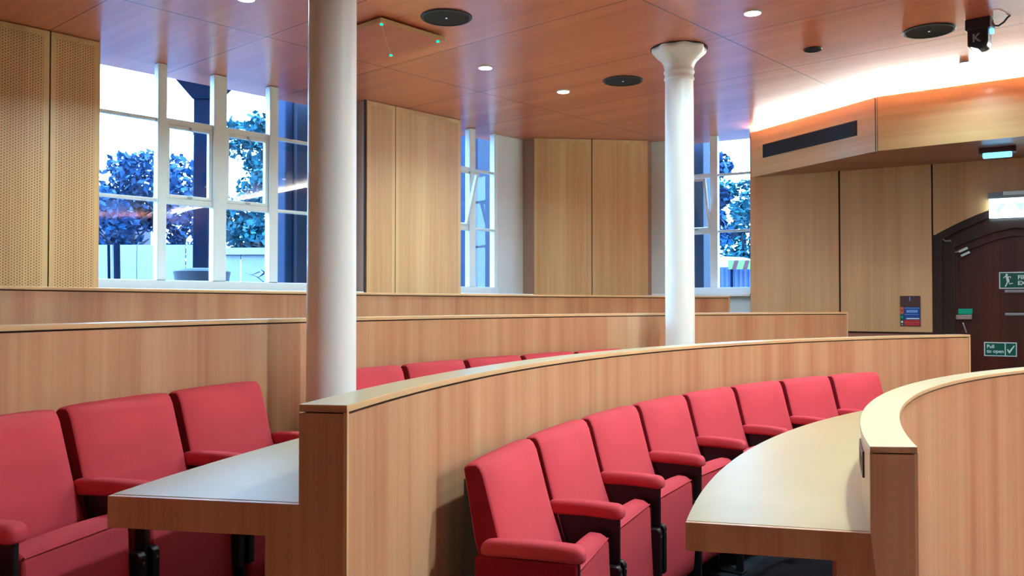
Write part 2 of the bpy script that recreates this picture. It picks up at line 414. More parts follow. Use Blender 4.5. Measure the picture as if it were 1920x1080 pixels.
b.prism(pts, 0.15, 0.20, M['doorwood'], axis='y'); leaf = b.build('door_leaf', dr)
b = MB()
for z0, z1 in ((1.565, 1.592), (1.352, 1.378)):
    b.box(2.335, 2.60, 0.128, 0.15, z0, z1, M['steel'])
b.build('push_bar', dr, bevel=0.004)

# wall closing the room behind and beside the camera
mb = MB(); mb.box(-9, 14, -7, -6.8, 0, ZC, M['wallwood']); tag(mb.build('wall_rear'), kind='structure')
mb = MB(); mb.box(-9, -8.8, -7, 4, 0, ZC, M['wallwood']); tag(mb.build('wall_west'), kind='structure')
mb = MB(); mb.box(13.8, 14, -7, 6, 0, ZC, M['wallwood']); tag(mb.build('wall_east'), kind='structure')

# ================================================================== WINDOWS
def window(name, base, rot, x0, x1, mullions, jambR=None, jambL=None, casements=(), opened=0.0):
    """local x along the wall, y outward; bars at fixed heights; panes between mullions"""
    root = empty(name, base, rot); tag(root, kind='structure')
    y0, y1 = WOFF - 0.03, WOFF + 0.03; zt = ZC - 0.002; zb = 1.645
    b = MB(); W = M['white']
    b.box(x0 - 0.06, x1 + 0.06, WOFF - 0.035, WOFF + 0.05, SILL - 0.06, zb, W)
    b.box(x0 - 0.06, x0, y0, y1, zb, zt, W); b.box(x1, x1 + 0.045, y0, y1, zb, zt, W)
    b.build('window_frame', root, bevel=0.006)
    edges = [x0] + [q for mu in mullions for q in mu] + [x1]
    for a, c in mullions:
        b = MB(); b.box(a, c, y0 - 0.012, y1, zb, zt, W); b.build('mullion', root, bevel=0.006)
    if jambR: b = MB(); b.box(x1 + 0.04, jambR, WOFF - 0.012, WOFF + 0.08, 0.6, zt, M['plaster']); b.build('window_jamb', root)
    if jambL: b = MB(); b.box(jambL, x0 - 0.05, WOFF - 0.012, WOFF + 0.08, 0.6, zt, M['plaster']); b.build('window_jamb', root)
    for i in range(0, len(edges), 2):
        a, c = edges[i], edges[i + 1]; cas = (i // 2) in casements
        b = MB(); hb = 0.013 if not cas else 0.024
        for z in (2.262, 2.884): b.box(a, c, y0 + 0.01, y1 - 0.005, z - hb, z + hb, W)
        b.build('glazing_bar', root, bevel=0.004)
        spans = [(zb, 2.262 - hb), (2.884 + hb, zt)] + ([] if cas else [(2.262 + hb, 2.884 - hb)])
        for z0, z1 in spans:
            b = MB(); b.add([(a, WOFF + 0.006, z0), (c, WOFF + 0.006, z0), (c, WOFF + 0.006, z1), (a, WOFF + 0.006, z1)], [(0, 1, 2, 3)], M['glass']); b.build('window_pane', root)
        if cas:
            z0, z1 = 2.262 + hb, 2.884 - hb
            b = MB(); w = 0.028
            X0, X1 = a + 0.004, c - 0.004; hgt = z1 - z0
            for q in ((X0, X0 + w, 0, hgt), (X1 - w, X1, 0, hgt), (X0 + w, X1 - w, 0, w), (X0 + w, X1 - w, hgt - w, hgt)):
                b.box(q[0], q[1], -0.02, 0.02, q[2], q[3], W)
            so = b.build('casement', root, bevel=0.005); so.location = (0, WOFF - 0.004, z0)
            so.rotation_euler = (opened, 0, 0)
            b = MB(); b.add([(X0 + w, 0, w), (X1 - w, 0, w), (X1 - w, 0, hgt - w), (X0 + w, 0, hgt - w)], [(0, 1, 2, 3)], M['glass']); b.build('casement_pane', so)
            b = MB(); xm = (a + c) / 2
            b.box(xm - 0.008, xm + 0.008, -0.034, -0.02, hgt - 0.024, hgt - 0.004, M['grey'])
            b.tube([(xm, -0.03, hgt - 0.02), (xm + 0.018, -0.04, hgt - 0.045), (xm + 0.012, -0.042, hgt - 0.07)], 0.004, M['grey'], 6)
            b.box(xm - 0.02, xm + 0.02, -0.032, -0.02, 0.006, 0.02, M['grey'])
            b.build('catch', so)
    return root
window('window_1', LA, Lrot, 0.70, 2.70, [(1.172, 1.245), (1.637, 1.752), (2.152, 2.236)], jambR=3.02, casements=(1, 2))
window('window_2', LA, Lrot, 4.24, 4.943, [(4.552, 4.640)], jambR=5.43, casements=(0,), opened=radians(17))
window('window_3', RA0, Rrot, -0.80, -0.01, [(-0.492, -0.406)], jambL=-1.22, casements=(0,), opened=radians(17))
# window boards
b = MB(); b.box(0.66, 3.015, 0.02, WOFF - 0.03, SILL - 0.03, SILL, M['white']); b.build('trim_1', loc=LA, rotz=Lrot, bevel=0.004)['kind'] = 'structure'
b = MB(); b.box(4.23, 5.36, 0.02, WOFF - 0.03, SILL - 0.03, SILL, M['white']); b.build('trim_2', loc=LA, rotz=Lrot, bevel=0.004)['kind'] = 'structure'
b = MB(); b.box(-1.1, -0.005, 0.02, WOFF - 0.03, SILL - 0.03, SILL, M['white']); b.build('trim_3', loc=RA0, rotz=Rrot, bevel=0.004)['kind'] = 'structure'

# ================================================================== SOFFIT (bulkhead) with cove light over the door wall
S0 = Vector((2.518, 9.249, 0)); S1 = Vector((3.185, 7.647, 0)); S2 = Vector((4.070, 6.970, 0))
sd2 = (S2 - S1).normalized(); S3 = S1 + sd2 * 6.5
ZS0, ZS1 = H + 1.345, H + 1.822
rt = empty('bulkhead', (S1.x, S1.y, 0)); tag(rt, 'long veneered ceiling bulkhead over the door wall with a dark grille', 'bulkhead')
def rel(p): return (p.x - S1.x, p.y - S1.y)
s3w = Rp((S3 - RA0).dot(Rd))
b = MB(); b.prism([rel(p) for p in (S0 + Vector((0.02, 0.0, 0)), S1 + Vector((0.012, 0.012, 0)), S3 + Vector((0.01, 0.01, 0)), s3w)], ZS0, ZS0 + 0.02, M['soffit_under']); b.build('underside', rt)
b = MB(); b.prism([rel(p) for p in (S0 + Vector((0.02, 0, 0)), S1 + Vector((0.012, 0.012, 0)), S3 + Vector((0.01, 0.01, 0)), s3w)], ZS1 - 0.05, ZS1 - 0.03, M['soffit']); b.build('shelf', rt)
def face(a, c, name, g0=0.0, g1=0.0):
    d = (c - a); L = d.length; d.normalize()
    b = MB(); b.box(g0, L - g1, 0, 0.018, ZS0, ZS1, M['soffit'])
    o = b.build(name, rt); o.location = (a.x - S1.x, a.y - S1.y, 0); o.rotation_euler = (0, 0, atan2(d.y, d.x)); return o, L
f1, L1 = face(S0, S1, 'fascia_panel', 0, 0.004); f2, L2 = face(S1, S3, 'fascia_panel', 0.004, 0)
b = MB(); b.box(-0.02, 0.02, 0.008, 0.03, ZS0 + 0.005, ZS1 - 0.01, M['gap']); o = b.build('shadow_gap', rt); o.rotation_euler = (0, 0, atan2(sd2.y, sd2.x) )
b = MB(); b.box(0.201, 1.502, -0.006, 0.0, H + 1.5225, H + 1.659, M['blackmat'])
for i in range(9):
    z = H + 1.5325 + i * 0.0145; b.box(0.211, 1.492, -0.010, -0.006, z, z + 0.006, M['black'])
b.build('air_grille', f1)
led = empty('cove_light', (S1.x, S1.y, 0)); tag(led, 'bright white strip light glowing along the top of the wooden bulkhead', 'strip light')
for a, c in ((S0, S1), (S1, S3)):
    d = (c - a).normalized(); L = (c - a).length; nn = Vector((-d.y, d.x, 0))
    b = MB(); b.box(0.03, L - 0.01, 0.035, 0.055, ZS1 - 0.028, ZC - 0.012, M['led'])
    o = b.build('light_strip', led); o.location = (a.x - S1.x, a.y - S1.y, 0); o.rotation_euler = (0, 0, atan2(d.y, d.x))
# small emergency lamp under the bulkhead
p = at_z(1870, 277, ZS0); o = empty('emergency_lamp', (p.x, p.y, ZS0), Rrot)
tag(o, 'small brown box lamp with a blue glow under the bulkhead, above the door', 'lamp')
b = MB(); b.box(-0.14, 0.14, -0.06, 0.06, -0.05, 0, M['brown']); b.build('housing', o, bevel=0.006)
b = MB(); b.box(-0.11, 0.11, -0.065, 0.02, -0.085, -0.045, M['bluelamp']); b.build('lens', o, bevel=0.01)

# ================================================================== BENCHES (curved walls with desks behind)
ZA, ZCc, ZBt, ZKt = H - 0.22, H - 0.3496, H - 0.0594, H + 0.0901
def bench(name, label, R, ztop, zfl_f, zfl_b, th0, th1, Rdesk, zdesk, desk_th1=None, n=110):
    root = empty(name, tuple(polar(R, 30, 0)))
    tag(root, label, 'bench desk', None)
    off = Vector(root.location)
    def bd(b, nm, **kw):
        o = b.build(nm, root, **kw)
        o.location = (-off.x, -off.y, 0); return o
    f0 = th0 if callable(th0) else (lambda r: th0)
    R1 = R + TW; ct = 0.0165
    def inset(deg_m): return lambda r: f0(r) + math.degrees(deg_m / r)
    def insetE(deg_m): return lambda r: (th1 - math.degrees(deg_m / r))
    b = MB(); b.ring([(R, ztop - ct), (R1, ztop - ct), (R1, ztop), (R, ztop)], f0, th1, M['cap'], n)
    b.mats.append(M['lipping']); li = len(b.mats) - 1
    nq = 4
    for i in range(n):           # the front edge of the cap carries solid lipping
        b.mi[i * nq + 3] = li
    b.mi[n * nq] = b.mi[n * nq + 1] = b.mat(M['bench'])
    bd(b, 'top_cap', bevel=0.0015, seg=1)
    b = MB(); b.ring([(R + 0.004, zfl_f), (R + 0.02, zfl_f), (R + 0.02, ztop - ct - 0.006), (R + 0.004, ztop - ct - 0.006)], inset(0.010), insetE(0.010), M['bench'], n); bd(b, 'front_panel', smooth=True)
    b = MB(); b.ring([(R + 0.012, ztop - ct - 0.012), (R1 - 0.010, ztop - ct - 0.012), (R1 - 0.010, ztop - ct), (R + 0.012, ztop - ct)], inset(0.012), insetE(0.012), M['gap'], n); bd(b, 'shadow_gap', smooth=True)
    b = MB(); b.ring([(R1 - 0.02, zdesk - 0.02), (R1 - 0.003, zdesk - 0.02), (R1 - 0.003, ztop - ct - 0.004), (R1 - 0.02, ztop - ct - 0.004)], inset(0.010), insetE(0.010), M['lipping'], n); bd(b, 'back_panel', smooth=True)
    b = MB(); dth = 0.074
    b.ring([(R1 - 0.004, zdesk - dth), (Rdesk, zdesk - dth), (Rdesk, zdesk), (R1 - 0.004, zdesk)], inset(0.016), insetE(0.016), M['desk'], n)
    nm = b.mat(M['bench']); 
    for i in range(n): b.mi[i * 4 + 0] = nm; b.mi[i * 4 + 1] = b.mat(M['lipping'])
    bd(b, 'desk_top', bevel=0.002, seg=2)
    b = MB(); b.ring([(R1 - 0.01, zfl_b), (R1 + 0.078, zfl_b), (R1 + 0.078, zdesk - dth + 0.002), (R1 - 0.01, zdesk - dth + 0.002)], inset(0.016), insetE(0.016), M['bench'], n); bd(b, 'modesty_panel', smooth=True)
    # end panels: one L-shaped board at each end, with a pale edge strip on the front corner
    prof = [(R + 0.008, 0.0), (R1 + 0.080, 0.0), (R1 + 0.080, zdesk - dth), (Rdesk, zdesk - dth), (Rdesk, zdesk - 0.0015), (R1, zdesk - 0.0015), (R1, ztop - ct - 0.003), (R + 0.008, ztop - ct - 0.003)]
    if zfl_f > 0: prof[0] = (R + 0.008, zfl_f); prof[1] = (R1 + 0.08, zfl_f)
    b = MB(); b.ring(prof, f0, inset(0.018), M['bench'], 1); ep = bd(b, 'end_panel')
    b = MB(); b.ring([(R, zfl_f), (R + 0.0085, zfl_f), (R + 0.0085, ztop - ct), (R, ztop - ct)], f0, inset(0.012), M['lipping'], 1); b.build('edge_strip', ep)
    e1 = insetE(0.018)
    b = MB(); b.ring(prof, e1, lambda r: th1, M['bench'], 1); ep = bd(b, 'end_panel')
    b = MB(); b.ring([(R, zfl_f), (R + 0.0085, zfl_f), (R + 0.0085, ztop - ct), (R, ztop - ct)], insetE(0.012), lambda r: th1, M['lipping'], 1); b.build('edge_strip', ep)
    return root
def c_start(r):
    if r <= 5.178: return lerp(16.42, 16.14, (r - 5.065) / 0.113)
    return lerp(16.14, 16.02, (r - 5.178) / 0.46)
benchC = bench('curved_bench', 'lowest curved wooden bench front with pale desk, in front of the nearest red seats', RC, ZCc, 0.0, 0.15, c_start, 84, 5.628, 0.887)
benchA = bench('curved_bench', 'long curved wooden bench wall directly behind the row of eight red seats', RA, ZA, 0.15, 0.295, 10.84, 67.5, 6.922, 1.0095)
benchB = bench('curved_bench', 'curved wooden bench wall directly behind the two white columns', RB, ZBt, 0.295, 0.44, 2.0, 67.27, 8.13, ZBt - 0.215)
benchK = bench('curved_bench', 'topmost curved wooden bench wall, just below the windows', RK, ZKt, 0.44, 0.585, 5.0, 65.3, 9.36, ZKt - 0.215)
# power outlet strip on the back of the lowest wall, above its desk
o = empty('power_outlet_strip', tuple(polar(RC + TW, 21, 0.96))); tag(o, 'dark slim power outlet strip set on the pale desk of the lowest bench', 'outlet strip')
b = MB(); b.ring([(RC + TW - 0.003, 0.985), (RC + TW + 0.002, 0.985), (RC + TW + 0.002, 1.055), (RC + TW - 0.003, 1.055)], 18.4, 21.2, M['brown'], 6)
q = b.build('faceplate', o); q.location = tuple(-Vector(o.location))
for k in range(3):
    b = MB(); b.ring([(RC + TW + 0.001, 1.0), (RC + TW + 0.003, 1.0), (RC + TW + 0.003, 1.04), (RC + TW + 0.001, 1.04)], 18.7 + k * 0.8, 19.2 + k * 0.8, M['black'], 2)
    q = b.build('socket', o); q.location = tuple(-Vector(o.location))

# ================================================================== SEATS
def seat_proto(R0, pitch_deg, width=0.50):
    root = empty('auditorium_seat')
    half = width / 2; y = 0.0
    FB, FS, K = M['fabric'], M['fabric_side'], M['black']
    # back cushion: reclined wedge with a soft bulging front
    prof = [(-0.148, 0.42), (-0.132, 0.47), (-0.078, 0.63), (-0.051, 0.73), (-0.028, 0.82), (-0.018, 0.842), (0.004, 0.853), (0.032, 0.851), (0.046, 0.84), (0.040, 0.80), (0.011, 0.63), (-0.05, 0.42)]
    b = MB(); nx = 10; vs = []; fs = []; k = len(prof)
    for i in range(nx + 1):
        u = -1 + 2 * i / nx; x = half * u; bul = 0.012 * (1 - u ** 4); dz = -0.006 * abs(u) ** 6
        for j, (py, pz) in enumerate(prof):
            fy = py - (bul if j in (1, 2, 3, 4) else 0) + (0.010 * abs(u) ** 8 if j < 6 else 0)
            vs.append((x, fy, pz + (dz if j in (4, 5, 6, 7, 8) else 0)))
    for i in range(nx):
        for j in range(k):
            q = (j + 1) % k; fs.append((i * k + j, i * k + q, (i + 1) * k + q, (i + 1) * k + j))
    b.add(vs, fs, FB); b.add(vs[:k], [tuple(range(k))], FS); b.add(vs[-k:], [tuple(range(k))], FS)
    o = b.build('backrest', root, smooth=True, angle=50)
    # weld then soften
    bm = bmesh.new(); bm.from_mesh(o.data); bmesh.ops.remove_doubles(bm, verts=bm.verts, dist=1e-5); bmesh.ops.recalc_face_normals(bm, faces=bm.faces); bm.to_mesh(o.data); bm.free()
    bv = o.modifiers.new('bevel', 'BEVEL'); bv.width = 0.009; bv.segments = 3; bv.limit_method = 'ANGLE'; bv.angle_limit = radians(50)
    # tip-up seat, folded
    hw = radians(pitch_deg) * (R0 - 0.29) / 2 - 0.049
    prof = [(-0.196, 0.535), (-0.203, 0.556), (-0.218, 0.562), (-0.250, 0.560), (-0.268, 0.550), (-0.276, 0.53), (-0.290, 0.24), (-0.285, 0.165), (-0.262, 0.140), (-0.200, 0.150), (-0.185, 0.25)]
    b = MB(); k = len(prof); vs = []; fs = []
    for i in range(nx + 1):
        u = -1 + 2 * i / nx
        for j, (py, pz) in enumerate(prof):
            crown = 0.008 * (1 - u * u) if j in (1, 2, 3) else 0
            vs.append((hw * u, py, pz + crown))
    for i in range(nx):
        for j in range(k):
            q = (j + 1) % k; fs.append((i * k + j, i * k + q, (i + 1) * k + q, (i + 1) * k + j))
    fs += [tuple(range(k)), tuple(nx * k + j for j in range(k))]
    b.add(vs, fs, FB); o = b.build('seat', root, smooth=True, angle=50)
    bv = o.modifiers.new('bevel', 'BEVEL'); bv.width = 0.008; bv.segments = 2; bv.limit_method = 'ANGLE'; bv.angle_limit = radians(50)
    b = MB(); b.tube([(-hw + 0.004, -0.2725, 0.545), (-hw / 2, -0.2735, 0.546), (0, -0.274, 0.546), (hw / 2, -0.2735, 0.546), (hw - 0.004, -0.2725, 0.545)], 0.0035, FB, 6); b.build('piping', o, smooth=True)
    # black back pan
    b = MB(); b.prism([(0.047, 0.80), (0.035, 0.80), (0.006, 0.60), (-0.03, 0.40), (0.0, 0.12), (0.047, 0.12)], -half + 0.012, half - 0.012, K, axis='x'); b.build('back_frame', root)
    # left-hand arm on the boundary between seats
    arm_at(root, R0, -pitch_deg / 2)
    root['R0'] = R0
    return root
def rotc(vs, R0, deg):
    """rotate points about the row centre, which lies at local (0, -R0); positive = towards larger bench angle"""
    a = -radians(deg); out = []
    for x, y, z in vs:
        yy = y + R0; out.append((x * cos(a) - yy * sin(a), x * sin(a) + yy * cos(a) - R0, z))
    return out
def arm_at(root, R0, deg, closed=False, side=1):
    FB, FS, K = M['fabric'], M['fabric_side'], M['black']
    def put(b, nm, parent=None, **kw):
        b.v = rotc(b.v, R0, deg); return b.build(nm, parent or root, **kw)
    b = MB()
    y0, y1 = -0.310, -0.046; vs = []; fs = []; m = 16
    us = [0.0, 0.012, 0.03, 0.06, 0.10, 0.2, 0.35, 0.5, 0.65, 0.8, 0.88, 0.94, 0.97, 0.99, 1.0]; n = len(us) - 1
    for u in us:
        yy = lerp(y0, y1, u); q = min(u, 1 - u) / 0.10
        e = 1.0 if q >= 1 else sqrt(max(0.03, 1 - (1 - q) ** 2))
        zc = 0.620 + 0.005 * sin(pi * u) - 0.006 * (1 - e)
        for j in range(m):
            a = 2 * pi * (j + 0.5) / m; ca, sa = cos(a), sin(a)
            sx = math.copysign(abs(ca) ** 0.5, ca) * 0.031 * (0.45 + 0.55 * e) * (1 - 0.34 * u ** 2); sz = math.copysign(abs(sa) ** 0.55, sa) * 0.0245 * (0.3 + 0.7 * e)
            vs.append((sx, yy, zc + sz))
    for i in range(n):
        for j in range(m):
            q = (j + 1) % m; fs.append((i * m + j, i * m + q, (i + 1) * m + q, (i + 1) * m + j))
    fs += [tuple(range(m)), tuple(n * m + j for j in range(m))]
    b.add(vs, fs, FB); ar = put(b, 'armrest', smooth=True, angle=60)
    b = MB(); b.prism([(-0.292, 0.60), (-0.292, 0.565), (-0.265, 0.53), (-0.19, 0.465), (-0.125, 0.465), (-0.085, 0.60)], -0.010, 0.010, K, axis='x'); put(b, 'arm_plate', ar)
    b = MB(); b.box(-0.009, 0.009, -0.296, -0.262, 0.0, 0.60, K); b.box(-0.009, 0.009, -0.17, -0.14, 0.0, 0.50, K); b.box(-0.012, 0.012, -0.28, -0.08, 0.20, 0.24, K); b.box(-0.03, 0.03, -0.30, -0.05, 0.0, 0.012, K); put(b, 'leg', bevel=0.003)
    for sx in (-1, 1):
        b = MB(); x0, x1 = (0.014, 0.046) if sx > 0 else (-0.046, -0.014); zt = 0.455 if sx > 0 else 0.452
        b.prism([(-0.308, 0.27), (-0.255, 0.27), (-0.255, zt), (-0.298, zt), (-0.308, zt - 0.012)], x0, x1, K, axis='x')
        xm = (x0 + x1) / 2
        br = put(b, 'hinge_cover', bevel=0.004)
        b = MB(); b.box(xm - 0.004, xm + 0.004, -0.311, -0.307, zt - 0.034, zt - 0.026, M['steel']); put(b, 'bolt', br)
    if closed:
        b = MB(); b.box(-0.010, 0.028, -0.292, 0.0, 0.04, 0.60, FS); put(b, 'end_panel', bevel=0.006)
def place_row(R0, zf, bounds, labels, group, pitch, arm_after, width):
    proto = None; out = []
    for i, (a, c) in enumerate(bounds):
        if proto is None: proto = seat_proto(R0, pitch, width); s = proto
        else: s = copy_tree(proto)
        th = c - pitch / 2 if arm_after == 'c' else (a + c) / 2
        s.location = tuple(polar(R0, th, zf)); s.rotation_euler = (0, 0, radians(90 - th))
        tag(s, labels[i], 'seat', group); out.append(s)
    return out
ords = ['first', 'second', 'third', 'fourth', 'fifth', 'sixth', 'seventh', 'eighth']
bA = [(16.3 + 5.1 * i, 16.3 + 5.1 * (i + 1)) for i in range(8)]
labA = ['red tip-up seat with closed red end panel at the near end of the eight-seat row'] + \
       ['red tip-up seat, %s from the closed near end of the eight-seat row' % ords[i] for i in range(1, 7)] + ['red tip-up seat at the far end of the eight-seat row, nearest the door']
rowA = place_row(6.21, 0.15, bA, labA, 'seats in the lower row in front of the long curved bench', 5.1, 'm', 0.506)
arm_at(rowA[-1], 6.21, 5.1 / 2, closed=True)
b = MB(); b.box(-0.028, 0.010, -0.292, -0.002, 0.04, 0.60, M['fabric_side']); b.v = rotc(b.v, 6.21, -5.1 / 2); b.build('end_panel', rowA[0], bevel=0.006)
bB = [(6.7, 10.65), (10.65, 14.65), (14.65, 18.5), (18.5, 22.45)]
labB = ['dark red seat cut off by the left edge, showing only its folded cushion corner', 'dark red tip-up seat beside the overhanging end of the pale left desk', 'red seat half behind the pale left desk, second left of the big white column', 'red tip-up seat immediately to the left of the big white column']
rowB = place_row(7.44, 0.295, bB, labB, 'seats left of the big white column', 3.95, 'm', 0.466)
arm_at(rowB[-1], 7.44, 3.95 / 2)
bB2 = [(26.25 + 4.2 * i, 26.25 + 4.2 * (i + 1)) for i in range(5)]
labB2 = ['red seat back touching the right side of the big white column, above the bench cap'] + ['red seat back peeping over the long bench cap, %s right of the big column' % ords[i] for i in range(1, 5)]
rowB2 = place_row(7.44, 0.295, bB2, labB2, 'seats right of the big white column', 4.2, 'm', 0.498)
arm_at(rowB2[-1], 7.44, 4.2 / 2)

# the arm over the closed end panel reaches further back
for ch in rowA[0].children:
    if ch.name.startswith('armrest'):
        ch.data = ch.data.copy()
        for v in ch.data.vertices: v.co.y = -0.31 + (v.co.y + 0.31) * 1.12

# ================================================================== COLUMNS
def column(th, R, zf, label):
    p = polar(R, th); o = empty('cast_iron_column', (p.x, p.y, zf)); tag(o, label, 'column')
    h = ZC - zf; zc = h - 0.235
    b = MB()
    prof = [(0.135, 0.0), (0.135, 0.05), (0.118, 0.07), (0.112, 0.10), (0.107, 0.14)]
    n = 14
    for i in range(n + 1):
        u = i / n; prof.append((lerp(0.107, 0.1015, u), lerp(0.16, zc, u)))
    b.lathe(prof, M['column'], 56); b.build('shaft', o, smooth=True)
    b = MB()
    cp = [(0.1015, zc - 0.002), (0.108, zc + 0.004), (0.110, zc + 0.012), (0.104, zc + 0.022), (0.1025, zc + 0.035), (0.104, zc + 0.045), (0.111, zc + 0.054), (0.111, zc + 0.064), (0.105, zc + 0.074), (0.106, zc + 0.09), (0.112, zc + 0.115), (0.126, zc + 0.14), (0.150, zc + 0.165), (0.176, zc + 0.188), (0.190, zc + 0.205), (0.192, zc + 0.222), (0.186, zc + 0.235)]
    # fluted, leaf-like flare
    vs, fs = [], []; m = 64
    for j, (r, z) in enumerate(cp):
        amp = 0.06 * max(0, (j - 9) / (len(cp) - 10))
        for i in range(m):
            a = 2 * pi * i / m; rr = r * (1 + amp * cos(8 * a)); vs.append((rr * cos(a), rr * sin(a), z))
    for j in range(len(cp) - 1):
        for i in range(m):
            k = (i + 1) % m; fs.append((j * m + i, j * m + k, (j + 1) * m + k, (j + 1) * m + i))
    fs += [tuple(range(m)), tuple((len(cp) - 1) * m + i for i in range(m))]
    b.add(vs, fs, M['column']); b.build('capital', o, smooth=True, angle=60)
    b = MB(); b.lathe([(0.206, h - 0.004), (0.206, h - 0.001)], M['gap'], 40); b.build('shadow_gap', o)
    return o
column(24.6, 7.30, 0.295, 'big white iron column rising past the left window, standing among the red seats')
column(50.5, 7.30, 0.295, 'slimmer-looking white iron column whose flared capital meets the ceiling')

# ================================================================== CEILING FITTINGS
def disc(name, px, py, r, label, cat, group, outer, inner, lampmat=None):
    p = at_z(px, py, ZC); o = empty(name, (p.x, p.y, ZC)); tag(o, label, cat, group)
    b = MB(); b.lathe([(r, 0.0), (r, -0.004), (r * 0.965, -0.010), (r * 0.90, -0.010), (r * 0.88, -0.004)], outer, 40); b.build('trim_ring', o, smooth=True)
    b = MB(); b.lathe([(r * 0.89, -0.002), (r * 0.89, -0.006), (0.001, -0.0065)], inner, 40, caps=False); b.build('diffuser' if lampmat else 'grille', o, smooth=True)
    return o
gs = 'round ceiling speakers'
for px, py, lab in ((837, 32, 'round black ceiling speaker beside the square panel with green lights'), (1168, 151, 'round black ceiling speaker just left of the flared column capital'), (1742, 57, 'round black ceiling speaker with a bright rim beside the black moving spotlight')):
    o = disc('ceiling_speaker', px, py, 0.168, lab, 'ceiling speaker', gs, M['black'], M['blackmat'])
    b = MB(); b.lathe([(0.007, -0.006), (0.007, -0.010), (0.001, -0.0105)], M['pale_led'], 12, caps=False); b.build('indicator_light', o)
disc('recessed_sensor', 1524, 92, 0.066, 'small black round ceiling fitting between the column capital and the large speaker', 'ceiling fitting', None, M['black'], M['blackmat'])
gd = 'recessed ceiling downlights'
DL = [(910, 126, 'lit round downlight below the left round black speaker'), (1056, 171, 'lit round downlight left of the black speaker near the column capital'),
      (1411, 23, 'lit round downlight up and right of the flared column capital'), (461, -4, 'lit round downlight half cut off at the top edge, above the left window'),
      (1808, 117, 'small lit downlight beside the bright strip light on the bulkhead')]
lamp_pos = []
for px, py, lab in DL:
    r = 0.056 if px != 1808 else 0.035
    o = disc('downlight', px, py, r, lab, 'downlight', gd, M['signwhite'] if px != 1808 else M['steel'], M['lamp'], True)
    lamp_pos.append(Vector(o.location))
# ceiling microphone panel with green lights
a48 = radians(48); e1 = Vector((cos(a48), sin(a48), 0)); e2 = Vector((-sin(a48), cos(a48), 0))
p = at_z(714, 38, ZC - 0.035); pc = p + e1 * 0.285 + e2 * 0.285
o = empty('ceiling_microphone_panel', (pc.x, pc.y, ZC), a48); tag(o, 'square wooden ceiling panel with small green lights at its corners', 'microphone panel')
b = MB(); hs = 0.285
b.box(-hs, hs, -hs, hs, -0.045, -0.014, M['soffit']); b.mats.append(M['micwood']); b.mi[0] = 1; b.build('panel', o, bevel=0.003)
b = MB(); b.box(-0.2, 0.2, -0.2, 0.2, -0.016, 0, M['gap']); b.build('mount', o)
for sx, sy in ((-1, -1), (1, -1), (1, 1), (-1, 1)):
    b = MB(); b.lathe([(0.009, -0.044), (0.009, -0.049), (0.001, -0.051)], M['ledgreen'], 14, loc=(sx * (hs - 0.035), sy * (hs - 0.035), 0), caps=False); b.build('indicator_light', o)
b = MB(); b.tube([(-hs + 0.04, -hs + 0.04, -0.047), (hs * 0.9, hs * 0.9, -0.047)], 0.0012, M['lipping'], 6); b.build('wire', o)
p = at_z(985, -8, ZC); o = empty('ceiling_microphone_disc', (p.x, p.y, ZC)); tag(o, 'round wood-coloured ceiling disc with one green light at the top edge', 'microphone disc')
b = MB(); b.lathe([(0.14, 0.0), (0.14, -0.012), (0.13, -0.02), (0.001, -0.021)], M['ceiling'], 40, caps=False); b.build('housing', o, smooth=True)
b = MB(); b.lathe([(0.008, -0.02), (0.008, -0.024), (0.001, -0.025)], M['ledgreen'], 12, loc=(0.03, -0.10, 0), caps=False); b.build('indicator_light', o)
# moving spotlight
p = at_z(1836, 37, ZC); o = empty('moving_spotlight', (p.x, p.y, ZC), radians(-40)); tag(o, 'black moving-head spotlight hanging from the ceiling at the right', 'spotlight')
b = MB(); b.box(-0.075, 0.075, -0.055, 0.055, -0.075, 0, M['black']); b.build('base', o, bevel=0.008)
b = MB()
pts = [(-0.062, -0.06), (0.062, -0.06), (0.062, -0.16), (0.052, -0.192), (0.028, -0.205), (0.002, -0.204), (-0.040, -0.185), (-0.062, -0.178)]
b.prism(pts, -0.052, 0.052, M['black'], axis='y'); hd = b.build('lamp_head', o, bevel=0.008)
b = MB(); b.prism([(-0.042, -0.1875), (0.0, -0.2065), (0.004, -0.2005), (-0.040, -0.1815)], -0.047, 0.047, M['exitlit'], axis='y'); b.build('lens', hd)
b = MB(); text_mesh(b, 'K', 0.075, -0.032, -0.155, M['grey'], y=-0.0535, bold=0.002); b.build('logo', hd)
b = MB(); b.box(0.062, 0.085, -0.012, 0.012, -0.105, -0.075, M['bluelamp']); b.tube([(0.07, 0, -0.02), (0.09, 0, -0.06), (0.085, 0, -0.08)], 0.006, M['steel'], 8); b.build('connector', o)
b = MB(); b.tube([(0.085, 0, -0.055), (0.11, 0.01, -0.06), (0.14, 0.02, -0.04), (0.16, 0.03, -0.01), (0.175, 0.03, 0.0)], 0.006, M['black'], 8); b.build('cable', o, smooth=True)

# ================================================================== DOOR SIGNS AND FITTINGS (all on the door wall)
def on_wall(name, t, z, label, cat, y=0.15, group=None):
    q = Rp(t, y, z); o = empty(name, tuple(q), Rrot); tag(o, label, cat, group); return o
